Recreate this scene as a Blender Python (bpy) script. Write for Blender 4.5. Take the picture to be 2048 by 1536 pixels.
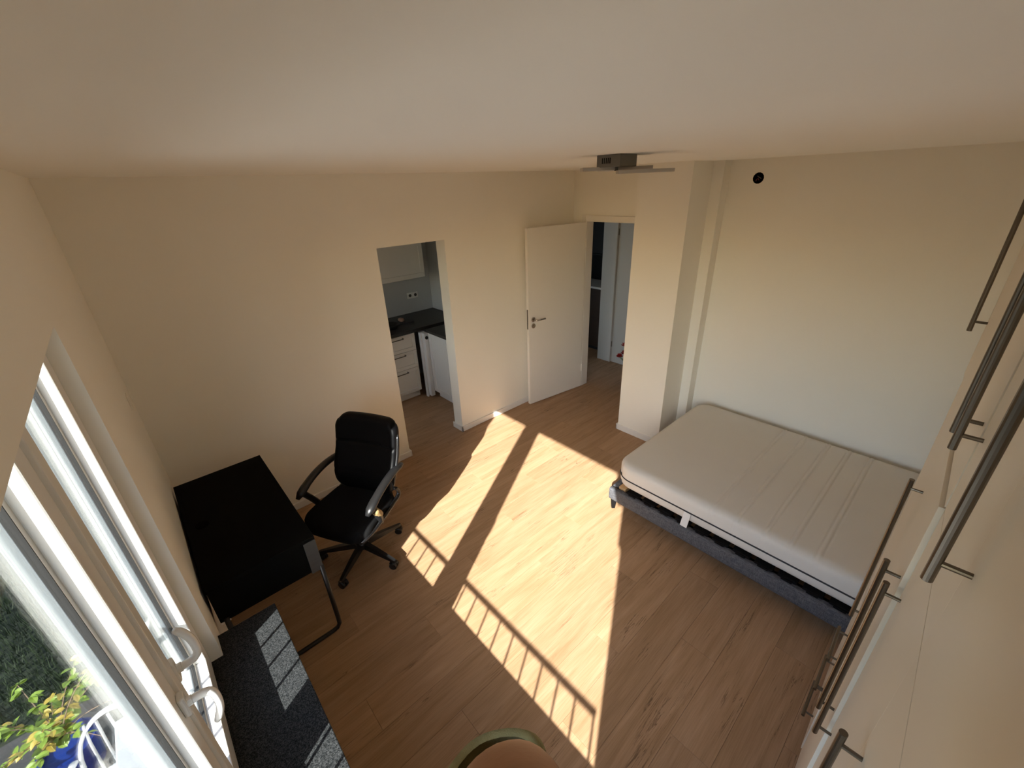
import bpy, bmesh, math, random
from mathutils import Vector, Matrix

random.seed(7)
for o in list(bpy.data.objects):
    bpy.data.objects.remove(o, do_unlink=True)
sc = bpy.context.scene
COL = sc.collection
rad = math.radians

# ------------------------------------------------------------------ camera
FPX, YAW, PITCH, ROLL = 847.565, 41.5213, 25.2165, -2.2505
CAM = Vector((0.1889, -3.3199, 2.3990))
cam_d = bpy.data.cameras.new('camera')
cam = bpy.data.objects.new('camera', cam_d)
COL.objects.link(cam)
sc.camera = cam
cam_d.sensor_fit = 'HORIZONTAL'
cam_d.sensor_width = 36.0
cam_d.lens = FPX / 2048 * 36.0
cam_d.clip_start = 0.01
y_, p_, r_ = rad(YAW), rad(PITCH), rad(ROLL)
fwd = Vector((math.sin(y_) * math.cos(p_), math.cos(y_) * math.cos(p_), -math.sin(p_)))
rgt = Vector((math.cos(y_), -math.sin(y_), 0))
upv = rgt.cross(fwd)
R2 = math.cos(r_) * rgt + math.sin(r_) * upv
U2 = -math.sin(r_) * rgt + math.cos(r_) * upv
cam.matrix_world = Matrix(((R2.x, U2.x, -fwd.x, CAM.x), (R2.y, U2.y, -fwd.y, CAM.y),
                           (R2.z, U2.z, -fwd.z, CAM.z), (0, 0, 0, 1)))

# ------------------------------------------------------------------ world, sun, exposure
SUN_T = Vector((1.0, 0.565, -0.697)).normalized()      # the way the sunlight travels
SUN_STRENGTH, SKY_STRENGTH, EXPOSURE = 11.6, 0.39, 0.97
world = bpy.data.worlds.new('sky')
sc.world = world
world.use_nodes = True
wn, wl = world.node_tree.nodes, world.node_tree.links
wn.clear()
sky = wn.new('ShaderNodeTexSky')
sky.sky_type = 'NISHITA'
sky.sun_disc = False
sky.sun_elevation = math.asin(-SUN_T.z)
sky.sun_rotation = math.atan2(-SUN_T.x, -SUN_T.y)
bg = wn.new('ShaderNodeBackground')
bg.inputs['Strength'].default_value = SKY_STRENGTH
wo = wn.new('ShaderNodeOutputWorld')
wl.new(sky.outputs[0], bg.inputs[0])
wl.new(bg.outputs[0], wo.inputs[0])
sun_d = bpy.data.lights.new('sun', 'SUN')
sun_d.energy = SUN_STRENGTH
sun_d.color = (1.0, 0.96, 0.90)
sun_d.angle = rad(0.53)
sun = bpy.data.objects.new('sun', sun_d)
COL.objects.link(sun)
sun.location = (-6, -6, 7)
sun.rotation_euler = SUN_T.to_track_quat('-Z', 'Y').to_euler()
sc.view_settings.view_transform = 'Standard'
sc.view_settings.look = 'None'
sc.view_settings.exposure = EXPOSURE
sc.view_settings.gamma = 1.0
sc.view_settings.use_curve_mapping = False
cy = sc.cycles
cy.max_bounces = 14
cy.diffuse_bounces = 10
cy.glossy_bounces = 4
cy.transmission_bounces = 6
cy.transparent_max_bounces = 12
cy.caustics_reflective = False
cy.caustics_refractive = False
cy.sample_clamp_indirect = 8.0
cy.use_denoising = True

# ------------------------------------------------------------------ materials
MATS = {}


def mat(name, col, rough=0.5, metal=0.0, var=0.0, scale=8.0, bump=0.0, bscale=200.0, spec=0.5, stretch=None, col2=None, coat=0.0):
    m = bpy.data.materials.new(name)
    m.use_nodes = True
    nt = m.node_tree
    b = nt.nodes['Principled BSDF']
    b.inputs['Base Color'].default_value = (*col, 1)
    b.inputs['Roughness'].default_value = rough
    b.inputs['Metallic'].default_value = metal
    b.inputs['Specular IOR Level'].default_value = spec
    b.inputs['Coat Weight'].default_value = coat
    tc = nt.nodes.new('ShaderNodeTexCoord')
    mp = nt.nodes.new('ShaderNodeMapping')
    nt.links.new(tc.outputs['Object'], mp.inputs['Vector'])
    if stretch:
        mp.inputs['Scale'].default_value = stretch
    n = nt.nodes.new('ShaderNodeTexNoise')
    n.inputs['Scale'].default_value = scale
    n.inputs['Detail'].default_value = 4
    nt.links.new(mp.outputs[0], n.inputs['Vector'])
    mx = nt.nodes.new('ShaderNodeMix')
    mx.data_type = 'RGBA'
    c2 = col2 or tuple(max(0, c * (1 - var)) for c in col)
    mx.inputs[6].default_value = (*c2, 1)
    mx.inputs[7].default_value = (*col, 1) if col2 else (*[min(1, c * (1 + var)) for c in col], 1)
    nt.links.new(n.outputs['Fac'], mx.inputs[0])
    nt.links.new(mx.outputs[2], b.inputs['Base Color'])
    if bump:
        n2 = nt.nodes.new('ShaderNodeTexNoise')
        n2.inputs['Scale'].default_value = bscale
        nt.links.new(mp.outputs[0], n2.inputs['Vector'])
        bp = nt.nodes.new('ShaderNodeBump')
        bp.inputs['Strength'].default_value = bump
        bp.inputs['Distance'].default_value = 0.002
        nt.links.new(n2.outputs['Fac'], bp.inputs['Height'])
        nt.links.new(bp.outputs[0], b.inputs['Normal'])
    MATS[name] = m
    return m


def ramp_node(nt, stops):
    r = nt.nodes.new('ShaderNodeValToRGB')
    els = r.color_ramp.elements
    while len(els) < len(stops):
        els.new(0.5)
    for e, (p, c) in zip(els, stops):
        e.position = p
        e.color = (*c, 1)
    return r


def wood_floor():
    m = bpy.data.materials.new('oak_laminate')
    m.use_nodes = True
    nt = m.node_tree
    L = nt.links.new
    b = nt.nodes['Principled BSDF']
    tc = nt.nodes.new('ShaderNodeTexCoord')
    oi = nt.nodes.new('ShaderNodeObjectInfo')
    mul = nt.nodes.new('ShaderNodeMath'); mul.operation = 'MULTIPLY'; mul.inputs[1].default_value = 57.0
    L(oi.outputs['Random'], mul.inputs[0])
    cb = nt.nodes.new('ShaderNodeCombineXYZ')
    L(mul.outputs[0], cb.inputs[0]); L(mul.outputs[0], cb.inputs[2])
    ad = nt.nodes.new('ShaderNodeVectorMath'); ad.operation = 'ADD'
    L(tc.outputs['Object'], ad.inputs[0]); L(cb.outputs[0], ad.inputs[1])
    # wavy warp so that grain runs in soft cathedrals
    mp = nt.nodes.new('ShaderNodeMapping'); mp.inputs['Scale'].default_value = (1.1, 13.0, 1.0)
    L(ad.outputs[0], mp.inputs['Vector'])
    g = nt.nodes.new('ShaderNodeTexNoise'); g.inputs['Scale'].default_value = 1.6; g.inputs['Detail'].default_value = 6; g.inputs['Distortion'].default_value = 0.7
    L(mp.outputs[0], g.inputs['Vector'])
    base = ramp_node(nt, [(0.28, (0.35, 0.211, 0.112)), (0.5, (0.415, 0.2565, 0.146)), (0.72, (0.46, 0.295, 0.178))])
    L(g.outputs['Fac'], base.inputs[0])
    # fine fibres
    mp2 = nt.nodes.new('ShaderNodeMapping'); mp2.inputs['Scale'].default_value = (4.0, 120.0, 1.0)
    L(ad.outputs[0], mp2.inputs['Vector'])
    f = nt.nodes.new('ShaderNodeTexNoise'); f.inputs['Scale'].default_value = 2.0; f.inputs['Detail'].default_value = 3
    L(mp2.outputs[0], f.inputs['Vector'])
    fr = ramp_node(nt, [(0.3, (0.80, 0.78, 0.75)), (0.62, (1, 1, 1))])
    L(f.outputs['Fac'], fr.inputs[0])
    m1 = nt.nodes.new('ShaderNodeMix'); m1.data_type = 'RGBA'; m1.blend_type = 'MULTIPLY'; m1.inputs[0].default_value = 0.8
    L(base.outputs[0], m1.inputs[6]); L(fr.outputs[0], m1.inputs[7])
    # dark cracks in patches
    mp3 = nt.nodes.new('ShaderNodeMapping'); mp3.inputs['Scale'].default_value = (1.15, 23.0, 1.0)
    L(ad.outputs[0], mp3.inputs['Vector'])
    c = nt.nodes.new('ShaderNodeTexNoise'); c.inputs['Scale'].default_value = 1.25; c.inputs['Detail'].default_value = 5; c.inputs['Roughness'].default_value = 0.6; c.inputs['Distortion'].default_value = 0.6
    L(mp3.outputs[0], c.inputs['Vector'])
    cr = ramp_node(nt, [(0.484, (0, 0, 0)), (0.5, (1, 1, 1)), (0.516, (0, 0, 0))])
    L(c.outputs['Fac'], cr.inputs[0])
    mp4 = nt.nodes.new('ShaderNodeMapping'); mp4.inputs['Scale'].default_value = (2.0, 6.0, 1.0); mp4.inputs['Location'].default_value = (9, 4, 2)
    L(ad.outputs[0], mp4.inputs['Vector'])
    pm = nt.nodes.new('ShaderNodeTexNoise'); pm.inputs['Scale'].default_value = 1.3; pm.inputs['Detail'].default_value = 3
    L(mp4.outputs[0], pm.inputs['Vector'])
    pr = ramp_node(nt, [(0.53, (0, 0, 0)), (0.64, (0.9, 0.9, 0.9))])
    L(pm.outputs['Fac'], pr.inputs[0])
    cm = nt.nodes.new('ShaderNodeMath'); cm.operation = 'MULTIPLY'
    L(cr.outputs[0], cm.inputs[0]); L(pr.outputs[0], cm.inputs[1])
    m2 = nt.nodes.new('ShaderNodeMix'); m2.data_type = 'RGBA'
    L(cm.outputs[0], m2.inputs[0]); L(m1.outputs[2], m2.inputs[6]); m2.inputs[7].default_value = (0.10, 0.055, 0.025, 1)
    # per plank tone
    hsv = nt.nodes.new('ShaderNodeHueSaturation')
    mr = nt.nodes.new('ShaderNodeMapRange'); mr.inputs[3].default_value = 0.93; mr.inputs[4].default_value = 1.06
    L(oi.outputs['Random'], mr.inputs[0]); L(mr.outputs[0], hsv.inputs['Value']); L(m2.outputs[2], hsv.inputs['Color'])
    L(hsv.outputs[0], b.inputs['Base Color'])
    b.inputs['Roughness'].default_value = 0.5
    b.inputs['Specular IOR Level'].default_value = 0.35
    bp = nt.nodes.new('ShaderNodeBump'); bp.inputs['Strength'].default_value = 0.12; bp.inputs['Distance'].default_value = 0.002
    L(f.outputs['Fac'], bp.inputs['Height']); L(bp.outputs[0], b.inputs['Normal'])
    MATS['floor'] = m
    return m


def speckle(name, dark, light, scale, thr=(0.45, 0.62), rough=0.5):
    m = bpy.data.materials.new(name)
    m.use_nodes = True
    nt = m.node_tree
    b = nt.nodes['Principled BSDF']
    tc = nt.nodes.new('ShaderNodeTexCoord')
    n = nt.nodes.new('ShaderNodeTexNoise'); n.inputs['Scale'].default_value = scale; n.inputs['Detail'].default_value = 3; n.inputs['Roughness'].default_value = 0.8
    nt.links.new(tc.outputs['Object'], n.inputs['Vector'])
    r = ramp_node(nt, [(thr[0], dark), (thr[1], light)])
    nt.links.new(n.outputs['Fac'], r.inputs[0])
    nt.links.new(r.outputs[0], b.inputs['Base Color'])
    b.inputs['Roughness'].default_value = rough
    b.inputs['Specular IOR Level'].default_value = 0.12
    MATS[name] = m
    return m


def weave(name, c1, c2, scale=260.0):
    m = bpy.data.materials.new(name)
    m.use_nodes = True
    nt = m.node_tree
    L = nt.links.new
    b = nt.nodes['Principled BSDF']
    tc = nt.nodes.new('ShaderNodeTexCoord')
    facs = []
    for s in ((1, 1, 9), (9, 9, 1)):
        mp = nt.nodes.new('ShaderNodeMapping'); mp.inputs['Scale'].default_value = s
        L(tc.outputs['Object'], mp.inputs['Vector'])
        n = nt.nodes.new('ShaderNodeTexNoise'); n.inputs['Scale'].default_value = 34; n.inputs['Detail'].default_value = 4; n.inputs['Roughness'].default_value = 0.7
        L(mp.outputs[0], n.inputs['Vector'])
        facs.append(n)
    av = nt.nodes.new('ShaderNodeMath'); av.operation = 'ADD'
    L(facs[0].outputs['Fac'], av.inputs[0]); L(facs[1].outputs['Fac'], av.inputs[1])
    hv = nt.nodes.new('ShaderNodeMath'); hv.operation = 'MULTIPLY'; hv.inputs[1].default_value = 0.5
    L(av.outputs[0], hv.inputs[0])
    r = ramp_node(nt, [(0.38, c1), (0.62, c2)])
    L(hv.outputs[0], r.inputs[0]); L(r.outputs[0], b.inputs['Base Color'])
    b.inputs['Roughness'].default_value = 0.95
    b.inputs['Specular IOR Level'].default_value = 0.15
    bp = nt.nodes.new('ShaderNodeBump'); bp.inputs['Strength'].default_value = 0.5; bp.inputs['Distance'].default_value = 0.002
    L(hv.outputs[0], bp.inputs['Height']); L(bp.outputs[0], b.inputs['Normal'])
    MATS[name] = m
    return m


def pane_mat():
    m = bpy.data.materials.new('pane_glass')
    m.use_nodes = True
    nt = m.node_tree
    nt.nodes.clear()
    L = nt.links.new
    o = nt.nodes.new('ShaderNodeOutputMaterial')
    t = nt.nodes.new('ShaderNodeBsdfTransparent'); t.inputs[0].default_value = (0.94, 0.96, 0.96, 1)
    g = nt.nodes.new('ShaderNodeBsdfGlossy'); g.inputs['Roughness'].default_value = 0.02
    fr = nt.nodes.new('ShaderNodeFresnel'); fr.inputs['IOR'].default_value = 1.22
    n = nt.nodes.new('ShaderNodeTexNoise'); n.inputs['Scale'].default_value = 3.0
    k = nt.nodes.new('ShaderNodeMath'); k.operation = 'MULTIPLY'; k.inputs[1].default_value = 0.55
    L(fr.outputs[0], k.inputs[0])
    mx = nt.nodes.new('ShaderNodeMixShader')
    L(k.outputs[0], mx.inputs[0]); L(t.outputs[0], mx.inputs[1]); L(g.outputs[0], mx.inputs[2]); L(mx.outputs[0], o.inputs[0])
    MATS['pane'] = m
    return m


wood_floor()
pane_mat()
mat('wall', (0.90, 0.88, 0.815), 0.9, var=0.015, scale=3, bump=0.10, bscale=90, spec=0.2)
mat('ceiling', (0.91, 0.895, 0.85), 0.95, var=0.01, scale=2, bump=0.06, bscale=120, spec=0.1)
mat('render_wall', (0.82, 0.81, 0.78), 0.9, var=0.03, scale=5, bump=0.2, bscale=120)
mat('lacquer', (0.82, 0.80, 0.76), 0.32, var=0.01, scale=4)
mat('baseboard', (0.84, 0.83, 0.81), 0.4, var=0.01, scale=4)
mat('pvc', (0.80, 0.79, 0.76), 0.35, var=0.015, scale=6)
mat('pvc_out', (0.28, 0.315, 0.335), 0.4, var=0.03, scale=9)
mat('gasket', (0.012, 0.012, 0.012), 0.7, var=0.1)
mat('handle_white', (0.80, 0.79, 0.76), 0.25, var=0.02)
speckle('granite', (0.005, 0.006, 0.0065), (0.066, 0.069, 0.071), 230.0, (0.42, 0.66), 0.7)
mat('steel', (0.17, 0.15, 0.125), 0.30, 1.0, var=0.08, scale=4, stretch=(60, 60, 1))
mat('chrome', (0.55, 0.52, 0.48), 0.18, 1.0, var=0.05)
mat('dark_steel', (0.14, 0.13, 0.11), 0.35, 0.8, var=0.1)
mat('wardrobe', (0.72, 0.66, 0.56), 0.42, var=0.015, scale=3, bump=0.03, bscale=300)
mat('black_board', (0.0035, 0.0035, 0.003), 0.8, var=0.15, scale=6, spec=0.06)
mat('black_metal', (0.010, 0.010, 0.010), 0.4, var=0.1)
mat('black_vinyl', (0.0035, 0.0035, 0.004), 0.42, var=0.15, scale=14, bump=0.08, bscale=260, spec=0.12)
mat('gloss_vinyl', (0.006, 0.006, 0.007), 0.25, var=0.15, scale=14, spec=0.6)
mat('black_fabric', (0.006, 0.006, 0.0065), 0.9, var=0.2, scale=60, bump=0.3, bscale=500, spec=0.15)
mat('black_plastic', (0.010, 0.010, 0.0105), 0.33, var=0.1, scale=20, bump=0.05, bscale=400)
mat('grey_board', (0.05, 0.048, 0.046), 0.6, var=0.2, scale=10, stretch=(1, 1, 6))
mat('tape', (0.36, 0.25, 0.11), 0.5, var=0.15, scale=40)
weave('grey_weave', (0.05, 0.052, 0.062), (0.165, 0.168, 0.182))
mat('mattress', (0.72, 0.69, 0.64), 0.95, var=0.02, scale=6, bump=0.25, bscale=350, spec=0.15)
mat('piping', (0.03, 0.03, 0.035), 0.8, var=0.1)
mat('cloth_white', (0.80, 0.79, 0.77), 0.9, var=0.03, scale=30)
mat('pine', (0.62, 0.40, 0.20), 0.6, var=0.15, scale=4, stretch=(2, 30, 30))
mat('slat_dark', (0.008, 0.007, 0.007), 0.8, var=0.2, spec=0.08)
mat('cab_white', (0.78, 0.77, 0.74), 0.4, var=0.01)
mat('worktop', (0.022, 0.020, 0.018), 0.4, var=0.4, scale=60)
mat('appliance', (0.78, 0.79, 0.80), 0.3, var=0.01)
mat('tile', (0.50, 0.51, 0.51), 0.15, var=0.03, scale=3)
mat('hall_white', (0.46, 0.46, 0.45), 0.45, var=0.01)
mat('room_shade', (0.02, 0.02, 0.022), 0.8, var=0.1)  # lack of light in the far room put into the colour
mat('walnut', (0.045, 0.022, 0.012), 0.5, var=0.3, scale=4, stretch=(2, 2, 20))
mat('lamp_grey', (0.16, 0.15, 0.125), 0.45, 0.2, var=0.05)
mat('lamp_alu', (0.50, 0.47, 0.42), 0.4, 0.4, var=0.05)
mat('black_void', (0.0015, 0.0012, 0.001), 0.9, var=0.1, spec=0.02)  # black that stands in for the shade inside holes and slots
mat('wire_red', (0.12, 0.02, 0.015), 0.5, var=0.1)
mat('rail_paint', (0.55, 0.57, 0.58), 0.4, 0.1, var=0.05)
mat('leaf', (0.065, 0.14, 0.012), 0.5, var=0.3, scale=9, col2=(0.15, 0.20, 0.018))
mat('leaf_yellow', (0.26, 0.20, 0.03), 0.5, var=0.3, scale=9)
mat('twig', (0.16, 0.11, 0.07), 0.8, var=0.2)
mat('soil', (0.04, 0.03, 0.022), 0.95, var=0.3, scale=30)
mat('pot_blue', (0.006, 0.022, 0.14), 0.3, var=0.05)
mat('lawn', (0.008, 0.014, 0.005), 0.95, var=0.6, scale=14, bump=0.6, bscale=60)  # darkened: garden shade put into the colour
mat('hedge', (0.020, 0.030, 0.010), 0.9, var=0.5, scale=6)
mat('gravel', (0.48, 0.45, 0.40), 0.9, var=0.2, scale=2)
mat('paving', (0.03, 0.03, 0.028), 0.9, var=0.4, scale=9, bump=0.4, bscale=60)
mat('grass_blade', (0.010, 0.022, 0.005), 0.7, var=0.4, scale=5)  # garden shade put into the colour, as on the lawn
mat('garden_ledge', (0.36, 0.37, 0.37), 0.5, var=0.03)
mat('reveal_toned_down', (0.27, 0.29, 0.30), 0.8, var=0.1, scale=7)  # sunlit white reveal greyed in colour so it does not blow out
mat('garden_plastic', (0.45, 0.46, 0.47), 0.35, var=0.02)
mat('post_wood', (0.50, 0.47, 0.40), 0.8, var=0.2, scale=8, stretch=(1, 1, 0.2))
mat('petal', (0.42, 0.018, 0.015), 0.6, var=0.3, scale=40)
mat('petal_core', (0.65, 0.45, 0.20), 0.7, var=0.2)
mat('vase', (0.30, 0.28, 0.26), 0.3, var=0.1)
mat('skin', (0.30, 0.135, 0.062), 0.55, var=0.22, scale=26, bump=0.15, bscale=160)
mat('olive_cloth', (0.27, 0.245, 0.115), 0.9, var=0.25, scale=60, bump=0.4, bscale=600)
mat('food', (0.45, 0.28, 0.20), 0.7, var=0.2)


# ------------------------------------------------------------------ mesh helpers
def off_of(parent):
    """world location of the thing a part belongs to (things are built unrotated unless local=True)"""
    v = Vector((0, 0, 0))
    p = parent
    while p is not None:
        v += p.location
        p = p.parent
    return v


def obj(name, bm, m, parent=None, local=False, smooth=False, loc=None):
    if parent is not None and not local:
        d = off_of(parent)
        bmesh.ops.translate(bm, verts=bm.verts, vec=-d)
    elif parent is None and loc is not None:
        bmesh.ops.translate(bm, verts=bm.verts, vec=-Vector(loc))
    me = bpy.data.meshes.new(name)
    bm.normal_update()
    bm.to_mesh(me)
    bm.free()
    if smooth:
        for p in me.polygons:
            p.use_smooth = True
    me.materials.append(MATS[m] if isinstance(m, str) else m)
    o = bpy.data.objects.new(name, me)
    COL.objects.link(o)
    if parent is not None:
        o.parent = parent
    elif loc is not None:
        o.location = loc
    return o


def tag(o, label, cat, group=None, kind=None):
    o['label'] = label
    o['category'] = cat
    if group:
        o['group'] = group
    if kind:
        o['kind'] = kind
    return o


def thing(name, label, cat, loc=(0, 0, 0), rotz=0.0, group=None, kind=None):
    o = bpy.data.objects.new(name, None)
    COL.objects.link(o)
    o.empty_display_size = 0.1
    o.location = loc
    o.rotation_euler = (0, 0, rotz)
    return tag(o, label, cat, group, kind)


def structure(name, label, cat, loc=(0, 0, 0)):
    return thing(name, label, cat, loc, kind='structure')


def struct(name, bm, m, label, cat):
    return tag(obj(name, bm, m), label, cat, kind='structure')


def add_box(bm, x0, x1, y0, y1, z0, z1, bev=0.0, seg=2):
    vs = [bm.verts.new((x, y, z)) for z in (z0, z1) for (x, y) in ((x0, y0), (x1, y0), (x1, y1), (x0, y1))]
    fs = [(3, 2, 1, 0), (4, 5, 6, 7), (0, 1, 5, 4), (1, 2, 6, 5), (2, 3, 7, 6), (3, 0, 4, 7)]
    faces = [bm.faces.new([vs[i] for i in f]) for f in fs]
    if bev:
        es = list({e for f in faces for e in f.edges})
        bmesh.ops.bevel(bm, geom=es, offset=bev, segments=seg, profile=0.5, affect='EDGES')


def box(x0, x1, y0, y1, z0, z1, bev=0.0, seg=2):
    bm = bmesh.new()
    add_box(bm, min(x0, x1), max(x0, x1), min(y0, y1), max(y0, y1), min(z0, z1), max(z0, z1), bev, seg)
    return bm


def boxes(lst, bev=0.0):
    bm = bmesh.new()
    for b in lst:
        add_box(bm, *b, bev)
    return bm


def add_tube(bm, pts, r, n=10, caps=True, ry=None, up=Vector((0, 0, 1))):
    """sweep a circle / ellipse (r along side, ry along up) along pts; r may be a list"""
    pts = [Vector(p) for p in pts]
    k = len(pts)
    rs = r if isinstance(r, (list, tuple)) else [r] * k
    rys = (ry if isinstance(ry, (list, tuple)) else [ry] * k) if ry is not None else rs
    rings = []
    prev = None
    for i, p in enumerate(pts):
        t = (pts[min(i + 1, k - 1)] - pts[max(i - 1, 0)]).normalized()
        if prev is None:
            u = up if abs(t.dot(up)) < 0.95 else Vector((1, 0, 0))
            side = t.cross(u).normalized()
        else:
            side = (prev - t * prev.dot(t)).normalized()
        prev = side
        nn = side.cross(t).normalized()
        rings.append([bm.verts.new(p + side * (rs[i] * math.cos(2 * math.pi * j / n)) + nn * (rys[i] * math.sin(2 * math.pi * j / n))) for j in range(n)])
    for a, b in zip(rings[:-1], rings[1:]):
        for j in range(n):
            bm.faces.new((a[j], a[(j + 1) % n], b[(j + 1) % n], b[j]))
    if caps:
        bm.faces.new(rings[0][::-1])
        bm.faces.new(rings[-1])


def tube(pts, r, n=10, **k):
    bm = bmesh.new()
    add_tube(bm, pts, r, n, **k)
    return bm


def add_lathe(bm, prof, c, n=24, axis='Z'):
    """prof: list of (radius, height)"""
    rings = []
    for (r, h) in prof:
        ring = []
        for j in range(n):
            a = 2 * math.pi * j / n
            x, y = r * math.cos(a), r * math.sin(a)
            v = {'Z': (x, y, h), 'X': (h, x, y), 'Y': (y, h, x)}[axis]
            ring.append(bm.verts.new(Vector(v) + Vector(c)))
        rings.append(ring)
    for a, b in zip(rings[:-1], rings[1:]):
        for j in range(n):
            bm.faces.new((a[j], a[(j + 1) % n], b[(j + 1) % n], b[j]))
    bm.faces.new(rings[0][::-1])
    bm.faces.new(rings[-1])


def lathe(prof, c, n=24, axis='Z'):
    bm = bmesh.new()
    add_lathe(bm, prof, c, n, axis)
    return bm


def soft_block(hx, hy, hz, r3, R, nx=24, ny=24, nz=6, shape=None):
    """a block with rounded edges (r3) and rounded plan corners (R), centred on the origin; shape(v) reshapes it"""
    bm = bmesh.new()
    cache = {}

    def vert(i, j, k):
        key = (i, j, k)
        if key in cache:
            return cache[key]
        p = Vector((-hx + 2 * hx * i / nx, -hy + 2 * hy * j / ny, -hz + 2 * hz * k / nz))
        q = Vector((max(-(hx - r3), min(hx - r3, p.x)), max(-(hy - r3), min(hy - r3, p.y)), max(-(hz - r3), min(hz - r3, p.z))))
        d = p - q
        if d.length > 1e-9:
            m = max(abs(d.x), abs(d.y), abs(d.z))
            p = q + d * (m / d.length)
        ax, ay = abs(p.x) - (hx - R), abs(p.y) - (hy - R)
        if R > 0 and ax > 0 and ay > 0:
            s = max(ax, ay) / math.hypot(ax, ay)
            p.x = math.copysign(hx - R + ax * s, p.x)
            p.y = math.copysign(hy - R + ay * s, p.y)
        if shape:
            p = shape(p)
        v = bm.verts.new(p)
        cache[key] = v
        return v
    def quad(a, b, c, d):
        bm.faces.new((vert(*a), vert(*b), vert(*c), vert(*d)))
    for i in range(nx):
        for j in range(ny):
            quad((i, j, nz), (i + 1, j, nz), (i + 1, j + 1, nz), (i, j + 1, nz))
            quad((i, j + 1, 0), (i + 1, j + 1, 0), (i + 1, j, 0), (i, j, 0))
    for i in range(nx):
        for k in range(nz):
            quad((i, 0, k), (i + 1, 0, k), (i + 1, 0, k + 1), (i, 0, k + 1))
            quad((i, ny, k + 1), (i + 1, ny, k + 1), (i + 1, ny, k), (i, ny, k))
    for j in range(ny):
        for k in range(nz):
            quad((0, j, k + 1), (0, j + 1, k + 1), (0, j + 1, k), (0, j, k))
            quad((nx, j, k), (nx, j + 1, k), (nx, j + 1, k + 1), (nx, j, k + 1))
    return bm


def bez(p0, p1, p2, p3, n=10):
    out = []
    for i in range(n + 1):
        t = i / n
        a = (1 - t) ** 3; b = 3 * t * (1 - t) ** 2; c = 3 * t * t * (1 - t); d = t ** 3
        out.append(Vector(p0) * a + Vector(p1) * b + Vector(p2) * c + Vector(p3) * d)
    return out


# ------------------------------------------------------------------ room dimensions (metres)
H = 2.51
WO = -0.34                                   # outer face of the window wall
WY0, WY1, WZT, SILL = -3.58, -1.557, 2.077, 0.58
KXL, KXR, KZT, KT = 1.747, 2.394, 1.976, 0.141
XD, XC, YC0, YC1, XS, YS, XB = 4.156, 3.590, -1.152, -1.619, 3.915, -1.707, 4.033
YF = -4.10
KY, KX = 1.72, 3.24                          # kitchen back and right walls
HX = 5.06                                    # far wall of the hall

# ------------------------------------------------------------------ shell
floor = structure('floor', 'oak laminate plank floor running through the flat', 'floor')
obj('underlay', box(WO, HX + 0.9, YF - 0.1, KY + 0.1, -0.06, -0.014), 'soil', floor)
PW, PL = 0.1925, 1.285
plank_mesh = {}


def plank(x0, x1, y0, y1):
    key = (round(x1 - x0, 3), round(y1 - y0, 3))
    if key not in plank_mesh:
        bm = box(0, x1 - x0 - 0.0008, 0, y1 - y0 - 0.0008, -0.0138, 0.0, 0.0007, 1)
        me = bpy.data.meshes.new('plank')
        bm.to_mesh(me); bm.free()
        me.materials.append(MATS['floor'])
        plank_mesh[key] = me
    o = bpy.data.objects.new('plank', plank_mesh[key])
    COL.objects.link(o)
    o.parent = floor
    o.location = (x0, y0, 0)


yy = YF
row = 0
while yy < KY:
    y1 = min(yy + PW, KY)
    x = 0.0
    first = (0.35 + 0.37 * row * PL) % PL
    ends = [first]
    while ends[-1] < HX + 0.6:
        ends.append(ends[-1] + PL)
    for e in ends:
        e = min(e, HX + 0.6)
        if e - x > 0.02:
            plank(x, e, yy, y1)
        x = e
    yy = y1
    row += 1

struct('ceiling', box(WO, HX + 0.9, YF - 0.1, KY + 0.1, H, H + 0.12), 'ceiling', 'smooth off-white painted ceiling', 'ceiling')

# window wall: plaster around the main window and the kitchen window
KW0, KW1, KWZ0, KWZ1 = 0.60, 1.35, 1.00, 2.00
wl_b = [
    (WO, 0, WY1, KW0, -1.85, H), (WO, 0, KW0, KW1, -1.85, KWZ0), (WO, 0, KW0, KW1, KWZ1, H), (WO, 0, KW1, KY + 0.1, -1.85, H),
    (WO, 0, YF - 0.1, WY0, -1.85, H), (WO, 0, WY0, WY1, -1.85, 0.55),
    (WO, -0.044, WY0, WY1, 2.33, H), (-0.044, 0, WY0, WY1, WZT, H)]
struct('wall_left', boxes(wl_b), 'wall', 'off-white painted wall with the wide window', 'wall')
struct('wall_back', boxes([(0, KXL, 0, KT, 0, H), (KXR, XD + 0.1, 0, KT, 0, H), (KXL, KXR, 0, KT, KZT, H)]), 'wall',
       'off-white wall with the open kitchen passage', 'wall')
DY0, DY1, DZ = -1.085, -0.165, 2.035
struct('wall_right', boxes([(XB, XD + 0.1, YF, YS, 0, H), (XD, XD + 0.1, YS, DY0, 0, H), (XD, XD + 0.1, DY1, 0, 0, H), (XD, XD + 0.1, DY0, DY1, DZ, H)]),
       'wall', 'off-white wall behind the bed', 'wall')
struct('pillar', boxes([(XC, XD, YC1, YC0, 0, H)]), 'wall', 'off-white square pillar between door and bed', 'pillar')
struct('trim_1', boxes([(XS, XD, YS, YC1, 0, H)]), 'wall', 'narrow boxed pipe casing between pillar and bed wall', 'casing')
struct('wall_front', box(0, XD + 0.1, YF - 0.1, YF, 0, H), 'wall', 'wall behind the wardrobe', 'wall')
struct('wall_kitchen', boxes([(0, KX + 0.1, KY, KY + 0.1, 0, H), (KX, KX + 0.1, KT, KY, 0, H)]), 'tile', 'pale glossy kitchen wall', 'wall')
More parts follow.
